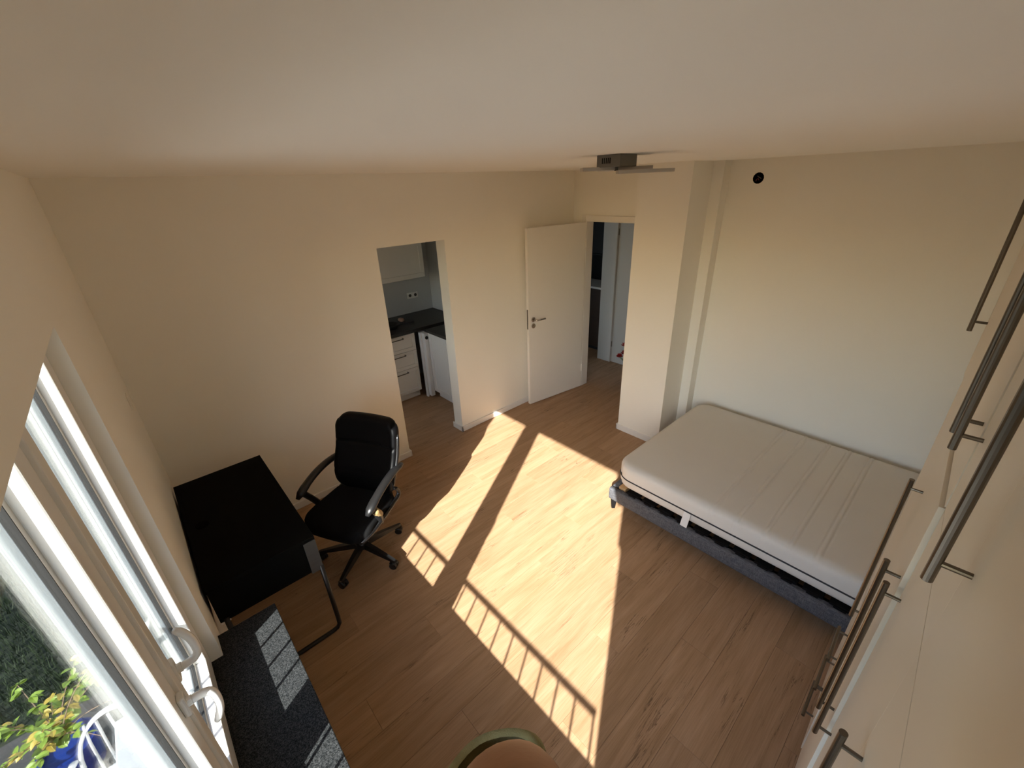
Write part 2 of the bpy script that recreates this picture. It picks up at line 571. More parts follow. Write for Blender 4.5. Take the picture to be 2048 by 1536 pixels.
# hall beyond the door
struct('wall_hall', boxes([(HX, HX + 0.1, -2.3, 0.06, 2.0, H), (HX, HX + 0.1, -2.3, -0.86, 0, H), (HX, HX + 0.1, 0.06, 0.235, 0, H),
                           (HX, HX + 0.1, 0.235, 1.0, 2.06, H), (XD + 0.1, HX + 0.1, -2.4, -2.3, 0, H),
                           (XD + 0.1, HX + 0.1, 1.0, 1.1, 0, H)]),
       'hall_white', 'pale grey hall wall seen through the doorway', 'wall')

struct('wall_dark_room', boxes([(HX + 0.1, HX + 0.8, 1.0, 1.1, 0, H), (HX + 0.7, HX + 0.8, -0.1, 1.0, 0, H), (HX + 0.1, HX + 0.8, -0.2, -0.1, 0, H), (HX + 0.101, HX + 0.11, -0.1, 0.235, 0, H)]), 'room_shade', 'wall beyond the hall with the unlit shade put into its colour', 'wall')

# baseboards
BH, BT = 0.062, 0.016


def baseboard(name, segs, label):
    bm = bmesh.new()
    for (x0, x1, y0, y1) in segs:
        add_box(bm, x0, x1, y0, y1, 0.0, BH, 0.004, 2)
    return struct(name, bm, 'baseboard', label, 'baseboard')


baseboard('baseboard_back', [(0.0, KXL, -BT, 0), (KXL, KXL + BT, -BT, KT + BT), (KXR - BT, KXR, -BT, KT + BT), (KXR - BT, XD, -BT, 0)], 'white baseboard along the kitchen passage wall')
baseboard('baseboard_right', [(XC - BT, XC, YC1 - BT, YC0 + BT), (XC - BT, XD, YC0, YC0 + BT), (XC - BT, XS, YC1 - BT, YC1), (XS - BT, XS, YS - BT, YC1 - BT), (XB - BT, XB, YF, YS - BT)],
          'white baseboard around the pillar and behind the bed')
baseboard('baseboard_left', [(0, BT, WY1 - 2.4, 0)], 'white baseboard under the window')

# ------------------------------------------------------------------ window
win = structure('window_1', 'wide white plastic window with two sashes', 'window', (-0.08, -2.5, SILL))
GZ0, GZ1 = 0.706, 2.15                       # glass bottom / top
XI, XG, XE = -0.043, -0.088, -0.12           # inner face, glass, outer face
obj('frame', boxes([(XE, -0.052, WY0, WY0 + 0.05, 0.58, 2.33), (XE, -0.052, WY1 - 0.045, WY1, 0.58, 2.33), (XE, -0.052, WY0 + 0.05, WY1 - 0.045, 0.58, 0.63), (XE, -0.052, WY0 + 0.05, WY1 - 0.045, 2.23, 2.33)], 0.004), 'pvc', win)


def sash(name, y0, y1, s0, s1):
    """y0<y1 outer edges, s0 / s1 stile widths at y0 and y1"""
    s = bmesh.new()
    for b in ((XI - 0.036, XI, y0, y0 + s0, 0.592, 2.24), (XI - 0.036, XI, y1 - s1, y1, 0.592, 2.24), (XI - 0.036, XI, y0 + s0, y1 - s1, 0.592, GZ0 - 0.003), (XI - 0.036, XI, y0 + s0, y1 - s1, GZ1, 2.24)):
        add_box(s, *b, 0.004)
    o = obj(name, s, 'pvc', win)
    b = bmesh.new()                          # slanted glazing bead between inner face and glass
    e = 0.006
    ring0 = [(y0 + s0 - 0.004, GZ0 - 0.006), (y1 - s1 + 0.004, GZ0 - 0.006), (y1 - s1 + 0.004, GZ1 + 0.004), (y0 + s0 - 0.004, GZ1 + 0.004)]
    ring1 = [(y0 + s0 + e, GZ0), (y1 - s1 - e, GZ0), (y1 - s1 - e, GZ1 - e), (y0 + s0 + e, GZ1 - e)]
    v0 = [b.verts.new((XI - 0.034, *p)) for p in ring0]
    v1 = [b.verts.new((XG + 0.006, *p)) for p in ring1]
    v2 = [b.verts.new((XG + 0.006, *p)) for p in ring0]
    for k in range(4):
        q = (k + 1) % 4
        b.faces.new((v0[k], v0[q], v1[q], v1[k]))
        b.faces.new((v1[k], v1[q], v2[q], v2[k]))
    obj('glazing_bead', b, 'pvc', o)
    g = bmesh.new()
    for (ya, yb, za, zb) in ((ring1[0][0] - 0.006, ring1[0][0] + 0.004, GZ0 - 0.006, GZ1), (ring1[1][0] - 0.004, ring1[1][0] + 0.006, GZ0 - 0.006, GZ1), (ring1[0][0], ring1[1][0], GZ0 - 0.006, GZ0 + 0.004), (ring1[0][0], ring1[1][0], GZ1 - e - 0.004, GZ1)):
        add_box(g, XG - 0.006, XG + 0.006, ya, yb, za, zb)
    obj('gasket', g, 'gasket', o)
    f = bmesh.new()                          # outer half of the sash profile
    for bb in ((XE + 0.006, XG - 0.006, y0 + 0.012, y0 + s0 + 0.002, 0.60, 2.235), (XE + 0.006, XG - 0.006, y1 - s1 - 0.002, y1 - 0.012, 0.60, 2.235), (XE + 0.006, XG - 0.006, y0 + s0, y1 - s1, 0.60, GZ0 + 0.004), (XE + 0.006, XG - 0.006, y0 + s0, y1 - s1, GZ1 - 0.002, 2.235)):
        add_box(f, *bb, 0.003)
    obj('sash_outside', f, 'pvc_out', o)
    obj('pane', box(XG - 0.002, XG + 0.002, ring1[0][0] - 0.004, ring1[1][0] + 0.004, GZ0 - 0.004, GZ1 - e + 0.004), 'pane', o)
    return o


MID = -2.222
sl = sash('sash', MID, WY1 - 0.004, 0.092, 0.082)
sr = sash('sash', WY0 + 0.01, MID - 0.004, 0.085, 0.076)
obj('cover_strip', boxes([(XI - 0.004, XI + 0.010, MID - 0.012, MID + 0.040, 0.60, 2.235)], 0.003), 'pvc', win)


def win_handle(y, zc, x0, up):
    b = bmesh.new()
    add_box(b, x0, x0 + 0.016, y - 0.016, y + 0.016, zc - 0.036, zc + 0.036, 0.005)
    add_tube(b, [(x0 + 0.010, y, zc), (x0 + 0.026, y, zc)], 0.013, 12)
    h = obj('window_handle', b, 'handle_white', win)
    g = bmesh.new()
    c = bez((x0 + 0.018, y, zc), (x0 + 0.052, y, zc), (x0 + 0.066, y, zc + 0.002 * up), (x0 + 0.068, y, zc + 0.030 * up), 7)
    c += bez(c[-1], c[-1] + Vector((0.002, 0, 0.03 * up)), c[-1] + Vector((0.000, 0, 0.065 * up)), c[-1] + Vector((-0.022, 0, 0.095 * up)), 7)[1:]
    add_tube(g, c, [0.0115] * (len(c) - 1) + [0.008], 10, ry=[0.010] * (len(c) - 1) + [0.007])
    obj('lever', g, 'handle_white', h, smooth=True)


win_handle(MID + 0.045, 1.265, XI, 1)
win_handle(MID - 0.036, 1.225, XI, -1)
# shutter guides on the outer reveal
obj('shutter_guide', boxes([(-0.185, -0.145, WY1 - 0.045, WY1 - 0.003, 0.60, 2.33), (-0.205, -0.195, WY1 - 0.055, WY1 - 0.003, 0.60, 2.33)], 0.002), 'pvc_out', win)
obj('shutter_guide', boxes([(-0.33, -0.15, WY0 + 0.001, WY0 + 0.012, 0.60, 2.33), (-0.33, -0.30, WY0 + 0.001, WY0 + 0.037, 1.78, 2.33)], 0.002), 'pvc_out', win)  # upper block is unseen, added to step the sun patch edge
struct('trim_2', box(-0.062, 0.243, WY0 - 0.01, -1.435, 0.552, SILL, 0.003), 'granite', 'black speckled stone window sill', 'window sill')
struct('trim_3', box(WO - 0.03, -0.115, WY0, WY1, 0.545, 0.575, 0.004), 'garden_ledge', 'pale outside window ledge', 'window ledge')

obj('reveal_tone_sheet', box(WO + 0.001, -0.206, WY1 - 0.006, WY1 - 0.0005, 0.576, 2.33), 'reveal_toned_down', win)  # added grey sheet toning down the sunlit white reveal
obj('reveal_tone_sheet', box(-0.146, -0.121, WY1 - 0.02, WY1 - 0.0005, 0.576, 2.33, 0.002), 'reveal_toned_down', win)
# kitchen window (out of sight, lights the kitchen)
kwin = structure('window_2', 'small kitchen window', 'window', (-0.1, 0.975, KWZ0))
obj('frame', boxes([(-0.12, -0.05, KW0, KW0 + 0.08, KWZ0, KWZ1), (-0.12, -0.05, KW1 - 0.08, KW1, KWZ0, KWZ1), (-0.12, -0.05, KW0 + 0.08, KW1 - 0.08, KWZ0, KWZ0 + 0.08), (-0.12, -0.05, KW0 + 0.08, KW1 - 0.08, KWZ1 - 0.08, KWZ1)]), 'pvc', kwin)
obj('pane', box(-0.087, -0.083, KW0 + 0.075, KW1 - 0.075, KWZ0 + 0.075, KWZ1 - 0.075), 'pane', kwin)

# balcony rail in the outer reveal
rail = thing('window_railing', 'pale metal safety railing outside the window', 'railing', (-0.145, -2.5, 0.58))
RX, RZ = -0.145, 0.972
obj('top_rail', boxes([(RX - 0.009, RX + 0.009, -3.440, WY1 - 0.004, RZ - 0.010, RZ + 0.010)], 0.003), 'rail_paint', rail)
obj('bracket', boxes([(RX - 0.01, RX + 0.01, WY0, -3.435, 0.80, 0.825)], 0.002), 'rail_paint', rail)
bar_me = None
for k in range(16):
    yb = -3.432 + 0.1172 * k
    if bar_me is None:
        o = obj('bar', tube([(0, 0, 0.577), (0, 0, RZ)], 0.006, 8), 'rail_paint')
        bar_me = o.data
        o.parent = rail
    else:
        o = bpy.data.objects.new('bar', bar_me)
        COL.objects.link(o)
        o.parent = rail
    o.location = Vector((RX, yb, 0)) - rail.location

# ------------------------------------------------------------------ doors
TRIM = 0.055
tr = structure('trim_4', 'white door frame with rounded architrave', 'door frame', (XD, -0.6, 0))
obj('jamb', boxes([(XD - 0.012, XD + 0.108, DY1 - 0.035, DY1, 0, DZ), (XD - 0.022, XD, DY1 - 0.03, DY1 + 0.03, 0, DZ + 0.03)], 0.004), 'lacquer', tr)
obj('jamb', boxes([(XD - 0.012, XD + 0.108, DY0, DY0 + 0.035, 0, DZ), (XD - 0.022, XD, DY0 - 0.03, DY0 + 0.03, 0, DZ + 0.03)], 0.004), 'lacquer', tr)
obj('head', boxes([(XD - 0.012, XD + 0.108, DY0 + 0.035, DY1 - 0.035, DZ - 0.035, DZ), (XD - 0.022, XD, DY0 + 0.03, DY1 - 0.03, DZ - 0.025, DZ + 0.03)], 0.004), 'lacquer', tr)

HINGE = Vector((4.128, -0.169, 0.01))
ang = math.atan2(-0.063 + 0.169, 3.324 - 4.128)          # leaf direction from the hinge
d1 = structure('door_1', 'open white room door folded back towards the passage wall', 'door', HINGE)
d1.rotation_euler = (0, 0, ang)
LW = 0.812
obj('leaf', box(0.0, LW, 0.0, 0.040, 0, 1.985, 0.003), 'lacquer', d1, local=True)
obj('lock_plate', box(LW, LW + 0.0015, 0.010, 0.030, 0.93, 1.15), 'dark_steel', d1, local=True)


def lever(parent, side, x, z, m='chrome', yb=0.0):
    y = yb
    b = lathe([(0.026, 0.0), (0.026, 0.007), (0.022, 0.009)], (0, 0, 0), 24, 'Y')
    for v in b.verts:
        v.co = Vector((v.co.x + x, y + v.co.y * side, v.co.z + z))
    h = obj('door_handle', b, m, parent, local=True)
    g = bmesh.new()
    add_tube(g, [(x, y, z), (x, y + 0.052 * side, z), (x - 0.02, y + 0.06 * side, z), (x - 0.125, y + 0.06 * side, z)], 0.0095, 10)
    obj('lever', g, m, h, local=True, smooth=True)
    k = lathe([(0.026, 0.0), (0.026, 0.007), (0.012, 0.0075), (0.011, 0.012)], (0, 0, 0), 24, 'Y')
    for v in k.verts:
        v.co = Vector((v.co.x + x, y + v.co.y * side, v.co.z + z - 0.072))
    obj('key_rosette', k, m, parent, local=True)


lever(d1, 1, LW - 0.062, 1.035, yb=0.040)
for zz in (0.22, 1.72):
    obj('hinge', tube([(0.004, 0.052, zz), (0.004, 0.052, zz + 0.09)], 0.008, 10), 'lacquer', d1, local=True)

d2 = structure('door_2', 'closed pale hall door beyond the doorway', 'door', (HX, -0.4, 0.008))
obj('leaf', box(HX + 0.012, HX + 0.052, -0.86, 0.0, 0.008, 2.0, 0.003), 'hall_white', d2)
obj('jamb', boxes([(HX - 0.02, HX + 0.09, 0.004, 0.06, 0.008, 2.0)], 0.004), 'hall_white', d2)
obj('hinge', tube([(HX + 0.006, 0.002, 1.76), (HX + 0.006, 0.002, 1.84)], 0.007, 8), 'dark_steel', d2)
obj('hinge', tube([(HX + 0.006, 0.002, 0.24), (HX + 0.006, 0.002, 0.32)], 0.007, 8), 'dark_steel', d2)

hb = thing('hall_cabinet', 'dark brown cabinet in the unlit room beyond the hall', 'cabinet', (HX + 0.45, 0.55, 0))
obj('body', box(HX + 0.24, HX + 0.66, 0.12, 0.98, 0.06, 0.96, 0.004), 'walnut', hb)
obj('top', box(HX + 0.22, HX + 0.67, 0.10, 0.99, 0.96, 0.99, 0.004), 'cab_white', hb)
obj('plinth', box(HX + 0.28, HX + 0.66, 0.14, 0.96, 0.0, 0.06), 'room_shade', hb)
obj('shelf_unit', boxes([(HX + 0.30, HX + 0.66, 0.12, 0.98, 1.45, 2.3), (HX + 0.28, HX + 0.66, 0.10, 0.98, 1.43, 1.45)], 0.003), 'room_shade', hb)

# ------------------------------------------------------------------ wardrobe (front turned by 1.5 degrees)
war = thing('wardrobe', 'tall cream fitted wardrobe with long brushed steel bar handles', 'wardrobe', (1.3, -3.409, 0), math.atan(0.026))
W0, W1 = -0.86, 0.955                        # ends, measured along the front
TOPZ, SEAM = 2.37, 1.745
obj('body', boxes([(W0, W1, -0.58, -0.020, 0.085, TOPZ), (W0 + 0.01, W1 - 0.01, -0.56, -0.06, 0.0, 0.085)]), 'wardrobe', war, local=True)
cols = [(-0.855, -0.4029, 'r'), (-0.4057, 0.020, 'r'), (0.023, 0.455, 'l'), (0.458, 0.952, 'l')]


def bar_handle(parent, x, z0, z1, y, horiz=False, L=0.0):
    g = bmesh.new()
    r = 0.0068
    if horiz:
        add_tube(g, [(x, y + 0.034, z0), (x + L, y + 0.034, z0)], r, 12)
        for px in (x + 0.025, x + L - 0.025):
            add_tube(g, [(px, y, z0), (px, y + 0.034, z0)], 0.0042, 10)
    else:
        add_tube(g, [(x, y + 0.034, z0), (x, y + 0.034, z1)], r, 14)
        for pz in (z0 + 0.032, z1 - 0.032):
            add_tube(g, [(x, y, pz), (x, y + 0.034, pz)], 0.0042, 10)
    obj('handle', g, 'steel', parent, local=True)


for i, (xa, xb_, hs) in enumerate(cols):
    yo = (0.0, 0.0, 0.010, 0.008)[i]
    yu = (0.0, 0.0, 0.002, 0.012)[i]
    hx = xb_ - 0.040 if hs == 'r' else xa + 0.038
    # upper door
    d = obj('door', box(xa + 0.0015, xb_ - 0.0015, -0.018 + yu, yu, SEAM + 0.002, TOPZ, 0.0004, 1), 'wardrobe', war, local=True)
    bar_handle(d, hx if i < 3 else xb_ - 0.03, 1.902, 2.33, yu)
    # lower door
    z0 = 0.09 if i < 3 else 0.735
    d = obj('door', box(xa + 0.0015, xb_ - 0.0015, -0.018 + yo, yo, z0, SEAM - 0.002, 0.0004, 1), 'wardrobe', war, local=True)
    bar_handle(d, hx, 0.905, 1.53, yo)
for k, (za, zb) in enumerate(((0.09, 0.30), (0.304, 0.515), (0.519, 0.73))):
    d = obj('drawer', box(0.4595, 0.9505, -0.012, 0.014, za, zb, 0.0015, 1), 'wardrobe', war, local=True)
    bar_handle(d, 0.525, (0.205, 0.40, 0.60)[k], 0, 0.014, True, 0.20)

# ------------------------------------------------------------------ desk
desk = thing('desk', 'black desk with sled legs in the corner by the window', 'desk', (0.26, -0.77, 0))
DX0, DX1, DYA, DYB, DT = 0.012, 0.513, -1.311, -0.245, 0.74
obj('table_top', box(DX0, DX1, DYA, DYB, DT - 0.022, DT, 0.002), 'black_board', desk)
obj('drawer_case', box(DX0 + 0.006, DX1 - 0.02, DYA + 0.004, DYB - 0.02, 0.512, DT - 0.023, 0.002), 'black_board', desk)
obj('end_plate', box(0.452, DX1, DYA - 0.003, DYA + 0.003, 0.506, DT - 0.023, 0.001), 'grey_board', desk)
obj('edge_strip', box(DX0 + 0.006, DX0 + 0.05, DYA - 0.001, DYA + 0.003, 0.508, 0.517), 'cab_white', desk)
gr = lathe([(0.033, 0.0), (0.033, 0.003), (0.027, 0.004)], (0.088, -0.78, DT), 24)
obj('cable_grommet', gr, 'black_void', desk)
for yl in (DYA + 0.004, DYB - 0.05):
    pts = [(0.505, yl, 0.53), (0.508, yl, 0.10), (0.507, yl, 0.045), (0.492, yl, 0.022), (0.46, yl, 0.015), (0.09, yl, 0.015), (0.055, yl, 0.025), (0.045, yl, 0.06), (0.045, yl, 0.53)]
    obj('leg', tube(pts, 0.0125, 10), 'black_metal', desk, smooth=True)

# ------------------------------------------------------------------ office chair
CH = thing('office_chair', 'black swivel office chair with loop armrests at the desk', 'office chair', (0.868, -0.858, 0), rad(118.7))


def seat_shape(p):
    t = max(0.0, (p.y - 0.05) / 0.2)
    p.z -= 0.03 * t * t                              # waterfall front
    p.z += 0.018 * (abs(p.x) / 0.25) ** 2            # raised sides
    p.x *= 1 + 0.06 * math.sin(max(-1.2, min(1.2, p.y * 5)))
    return Vector((p.x, p.y + 0.015, p.z + 0.415))


obj('seat', soft_block(0.245, 0.235, 0.045, 0.04, 0.11, 24, 24, 6, seat_shape), 'black_fabric', CH, local=True, smooth=True)


def back_shape(p):
    # block: x across, y = height (-.275..275), z = thickness
    h = p.y + 0.275
    wf = 0.88 + 0.12 * min(1, h / 0.22)
    x = p.x * wf
    seam = math.exp(-((h - 0.36) / 0.009) ** 2) * 0.012 + math.exp(-((h - 0.17) / 0.010) ** 2) * 0.004
    th = p.z
    if th > 0:
        th -= seam
    th += 0.05 * (x / 0.23) ** 2 * (1 if p.z > 0 else 0.8) * 0.6
    yb = -0.205 - 0.13 * (h / 0.55) + 0.045 * math.exp(-((h - 0.14) / 0.12) ** 2)
    return Vector((x, yb + th, 0.440 + h * 0.985))


bk = obj('backrest', soft_block(0.250, 0.275, 0.040, 0.036, 0.095, 24, 60, 6, back_shape), 'black_vinyl', CH, local=True, smooth=True)
for s in (-1, 1):
    pts = [back_shape(Vector((s * 0.249, yy_, 0.0))) for yy_ in (-0.20, -0.15, -0.09, -0.03, 0.03, 0.09, 0.15, 0.18)]
    obj('side_piping', tube(pts, [0.006, 0.013, 0.014, 0.014, 0.014, 0.014, 0.012, 0.005], 8), 'gloss_vinyl', bk, local=True, smooth=True)
for s in (-1, 1):
    g = bmesh.new()
    top = bez((s * 0.250, -0.27, 0.655), (s * 0.262, -0.17, 0.685), (s * 0.275, 0.01, 0.68), (s * 0.272, 0.175, 0.575), 14)
    add_tube(g, top, [0.016, 0.024] + [0.029] * 10 + [0.031, 0.030, 0.014], 12, ry=[0.014, 0.018] + [0.020] * 10 + [0.022, 0.022, 0.010])
    add_tube(g, bez((s * 0.273, 0.130, 0.598), (s * 0.275, 0.09, 0.53), (s * 0.265, 0.055, 0.49), (s * 0.225, 0.035, 0.395), 8), [0.026, 0.026, 0.026, 0.026, 0.027, 0.028, 0.030, 0.032, 0.034], 12, ry=0.021)
    a = obj('armrest', g, 'black_plastic', CH, local=True, smooth=True)
    if s < 0:
        tp = bez((s * 0.273, 0.112, 0.575), (s * 0.275, 0.09, 0.53), (s * 0.268, 0.065, 0.505), (s * 0.262, 0.06, 0.495), 4)
        obj('tape', tube(tp, 0.0285, 12, ry=0.0235), 'tape', a, local=True, smooth=True)
for s in (-1, 1):
    pts = bez((s * 0.215, 0.235, 0.385), (s * 0.262, 0.20, 0.400), (s * 0.252, 0.02, 0.415), (s * 0.236, -0.15, 0.425), 8)
    pts += bez(pts[-1], (s * 0.238, -0.215, 0.43), (s * 0.236, -0.225, 0.47), back_shape(Vector((s * 0.249, -0.19, 0.0))), 6)[1:]
    obj('seat_piping', tube(pts, [0.006, 0.012, 0.015] + [0.016] * 8 + [0.015, 0.014, 0.013, 0.010], 8), 'gloss_vinyl', CH, local=True, smooth=True)
obj('mechanism', boxes([(-0.09, 0.09, -0.13, 0.10, 0.335, 0.372)], 0.008), 'black_metal', CH, local=True)
obj('back_bracket', tube([(0, -0.05, 0.345), (0, -0.20, 0.335), (0, -0.275, 0.40), (0, -0.285, 0.56)], 0.028, 10, ry=0.008, up=Vector((1, 0, 0))), 'black_metal', CH, local=True, smooth=True)
obj('gas_column', lathe([(0.028, 0.09), (0.028, 0.22), (0.018, 0.222), (0.018, 0.34)], (0, 0, 0), 20), 'black_metal', CH, local=True, smooth=False)
obj('hub', lathe([(0.036, 0.065), (0.045, 0.075), (0.045, 0.115), (0.034, 0.128)], (0, 0, 0), 20), 'black_plastic', CH, local=True)
for k in range(5):
    a = rad(1.5 - 72 * k - 118.7)
    c, s = math.cos(a), math.sin(a)
    g = bmesh.new()
    vs = []
    for (r, w, zb, zt) in ((0.03, 0.024, 0.078, 0.120), (0.17, 0.020, 0.070, 0.102), (0.292, 0.015, 0.064, 0.080), (0.306, 0.009, 0.064, 0.078)):
        vs.append([g.verts.new((r * c - w * q * s, r * s + w * q * c, z)) for (q, z) in ((-1, zb), (1, zb), (0.7, zt), (-0.7, zt))])
    for p, q in zip(vs[:-1], vs[1:]):
        for j in range(4):
            g.faces.new((p[j], p[(j + 1) % 4], q[(j + 1) % 4], q[j]))
    g.faces.new(vs[0][::-1]); g.faces.new(vs[-1])
    leg = obj('leg', g, 'black_plastic', CH, local=True)
    g = bmesh.new()
    ax = 0.285
    ctr = Vector((ax * c, ax * s, 0.0265))
    dv = Vector((math.cos(a + 0.9 + k), math.sin(a + 0.9 + k), 0))          # wheel axis
    for q in (-1, 1):
        o_ = ctr + dv * 0.014 * q
        add_tube(g, [o_ - dv * 0.0105, o_ - dv * 0.008, o_ + dv * 0.008, o_ + dv * 0.0105], [0.0225, 0.0265, 0.0265, 0.0225], 20)
    add_tube(g, [ctr, ctr + Vector((0, 0, 0.042))], 0.008, 10)
    fw = dv.cross(Vector((0, 0, 1)))
    add_tube(g, [ctr + fw * -0.022 + Vector((0, 0, 0.022)), ctr + Vector((0, 0, 0.033)), ctr + fw * 0.022 + Vector((0, 0, 0.022))], 0.022, 8, ry=0.005, up=Vector((0, 0, 1)))
    obj('caster', g, 'black_plastic', leg, local=True)

# ------------------------------------------------------------------ bed
bed = thing('bed_frame', 'grey woven box bed frame standing against the pale wall', 'bed', (3.23, -2.85, 0))
BX0, BX1, BY0, BY1, BZ0, BZ1 = 2.510, 4.012, -3.90, -1.800, 0.092, 0.207


def rail_block(x0, x1, y0, y1, r3=0.018):
    b = soft_block((x1 - x0) / 2, (y1 - y0) / 2, (BZ1 - BZ0) / 2, r3, 0.0, 12, 12, 6)
    bmesh.ops.translate(b, verts=b.verts, vec=((x0 + x1) / 2, (y0 + y1) / 2, (BZ0 + BZ1) / 2))
    return b


obj('side_rail', rail_block(BX0, BX0 + 0.052, BY0, BY1 - 0.002), 'grey_weave', bed, smooth=True)
obj('side_rail', rail_block(BX1 - 0.052, BX1, BY0, BY1 - 0.002), 'grey_weave', bed, smooth=True)
obj('end_rail', rail_block(BX0 + 0.052, BX1 - 0.052, BY1 - 0.054, BY1), 'grey_weave', bed, smooth=True)
obj('end_rail', rail_block(BX0 + 0.052, BX1 - 0.052, BY0, BY0 + 0.052), 'grey_weave', bed, smooth=True)
for (lx, ly) in ((BX0 + 0.035, BY1 - 0.035), (BX0 + 0.035, BY0 + 0.04), (BX1 - 0.035, BY1 - 0.035), (BX1 - 0.035, BY0 + 0.04)):
    g = bmesh.new()
    add_lathe(g, [(0.018, 0.0), (0.030, BZ0 + 0.004)], (lx, ly, 0), 4)
    obj('leg', g, 'slat_dark', bed)
for (xa_, xb_) in ((BX0 + 0.053, BX0 + 0.09), (BX1 - 0.09, BX1 - 0.053)):
    obj('slat_ledge', box(xa_, xb_, BY0 + 0.06, BY1 - 0.06, 0.150, 0.180), 'slat_dark', bed)
obj('corner_block', boxes([(BX0 + 0.055, BX0 + 0.11, BY1 - 0.12, BY1 - 0.06, 0.15, 0.214)], 0.004), 'pine', bed)
slat_me = hold_me = None
for k in range(14):
    ys = BY1 - 0.20 - k * 0.132
    if slat_me is None:
        o = obj('slat', box(BX0 + 0.075, BX1 - 0.075, -0.03, 0.03, 0.214, 0.2275, 0.003, 1), 'slat_dark')
        slat_me = o.data
        h = obj('slat_holder', boxes([(BX0 + 0.030, BX0 + 0.10, -0.052, 0.052, 0.209, 0.228), (BX0 + 0.018, BX0 + 0.032, -0.03, 0.03, 0.209, 0.224)], 0.004), 'slat_dark')
        hold_me = h.data
    else:
        o = bpy.data.objects.new('slat', slat_me); COL.objects.link(o)
        h = bpy.data.objects.new('slat_holder', hold_me); COL.objects.link(h)
    o.parent = bed
    o.location = Vector((0, ys, 0)) - bed.location
    h.parent = o

MX0, MX1, MY0, MY1, MZ0, MZ1 = 2.553, 3.965, -3.80, -1.812, 0.2315, 0.436
mtr = thing('mattress', 'cream quilted foam mattress with dark piping on the grey bed', 'mattress', ((MX0 + MX1) / 2, (MY0 + MY1) / 2, MZ0))
MHX, MHY, MHZ = (MX1 - MX0) / 2, (MY1 - MY0) / 2, (MZ1 - MZ0) / 2
MC = Vector(((MX0 + MX1) / 2, (MY0 + MY1) / 2, (MZ0 + MZ1) / 2))
ST = [-2.57, -2.72, -2.885, -3.02, -3.155]


def mat_shape(p):
    wy = p.y + MC.y
    gz = 0.0
    for s_ in ST:
        for d_ in (-0.014, 0.014):
            gz += math.exp(-((wy - s_ - d_) / 0.0045) ** 2)
        gz -= 0.55 * math.exp(-((wy - s_) / 0.009) ** 2)
    if p.z > 0.0:
        p.z -= 0.0048 * gz * (p.z / MHZ)
    elif p.z > -MHZ + 0.02:
        pass
    if abs(p.x) > MHX - 0.03:
        p.x -= math.copysign(0.0016 * gz, p.x)
    # slight crown
    if p.z > 0:
        p.z += 0.008 * (1 - (p.x / MHX) ** 2) * (1 - (p.y / MHY) ** 4)
    return p + MC


mm = obj('cover', soft_block(MHX, MHY, MHZ, 0.045, 0.14, 40, 400, 10, mat_shape), 'mattress', mtr, smooth=True)
loop = []
zp = 0.318
Rr = 0.14
for (sx, sy, a0) in ((1, 1, 0), (-1, 1, 90), (-1, -1, 180), (1, -1, 270)):
    for q in range(9):
        a = rad(a0 + 90 * q / 8)
        loop.append((MC.x + sx * (MHX - Rr) + Rr * math.cos(a), MC.y + sy * (MHY - Rr) + Rr * math.sin(a), zp))
loop.append(loop[0])
obj('piping', tube(loop, 0.0055, 8, caps=False), 'piping', mtr, smooth=True)
sb = bmesh.new()
sv = [sb.verts.new(p) for yq in (-2.446, -2.398) for p in ((MX0 - 0.007, yq, zp - 0.002), (MX0 - 0.010, yq, zp - 0.004), (MX0 - 0.046, yq, 0.222), (MX0 - 0.043, yq, 0.220))]
for f_ in ((0, 1, 2, 3), (7, 6, 5, 4), (0, 4, 5, 1), (1, 5, 6, 2), (2, 6, 7, 3), (3, 7, 4, 0)):
    sb.faces.new([sv[i_] for i_ in f_])
obj('strap', sb, 'cloth_white', mtr)

# ------------------------------------------------------------------ ceiling lamp
lamp = thing('ceiling_lamp', 'grey square ceiling lamp with flat crossing LED panels', 'ceiling lamp', (2.129, -1.957, H))
lb = obj('canopy', boxes([(-0.068, 0.068, -0.068, 0.068, -0.053, 0.0)], 0.002), 'lamp_grey', lamp, local=True)
lamp.rotation_euler = (0, 0, rad(0))
for k in range(5):
    obj('vent_slot', box(-0.0695, -0.0675, -0.012 + k * 0.011, -0.008 + k * 0.011, -0.038, -0.014), 'black_void', lb, local=True)


def led_bar(cx, cy_, L, w, z, a):
    b = box(-L / 2, L / 2, -w / 2, w / 2, z - 0.008, z + 0.008, 0.002)
    bmesh.ops.rotate(b, verts=b.verts, cent=(0, 0, 0), matrix=Matrix.Rotation(a, 3, 'Z'))
    bmesh.ops.translate(b, verts=b.verts, vec=(cx, cy_, 0))
    return b


ER, EF = Vector((math.cos(y_), -math.sin(y_), 0)), Vector((math.sin(y_), math.cos(y_), 0))
for (lat, fw_, L_, w_, z_, da) in ((0.006, 0.03, 0.345, 0.07, -0.059, 0.03), (0.124, -0.055, 0.262, 0.07, -0.076, -0.05), (0.055, 0.085, 0.25, 0.06, -0.060, 0.1)):
    pc = ER * lat + EF * fw_
    obj('led_panel', led_bar(pc.x, pc.y, L_, w_, z_, -y_ + da), 'lamp_alu', lamp, local=True)
obj('stem', tube([(0, 0, -0.053), (0, 0, -0.07)], 0.010, 10), 'dark_steel', lamp, local=True)

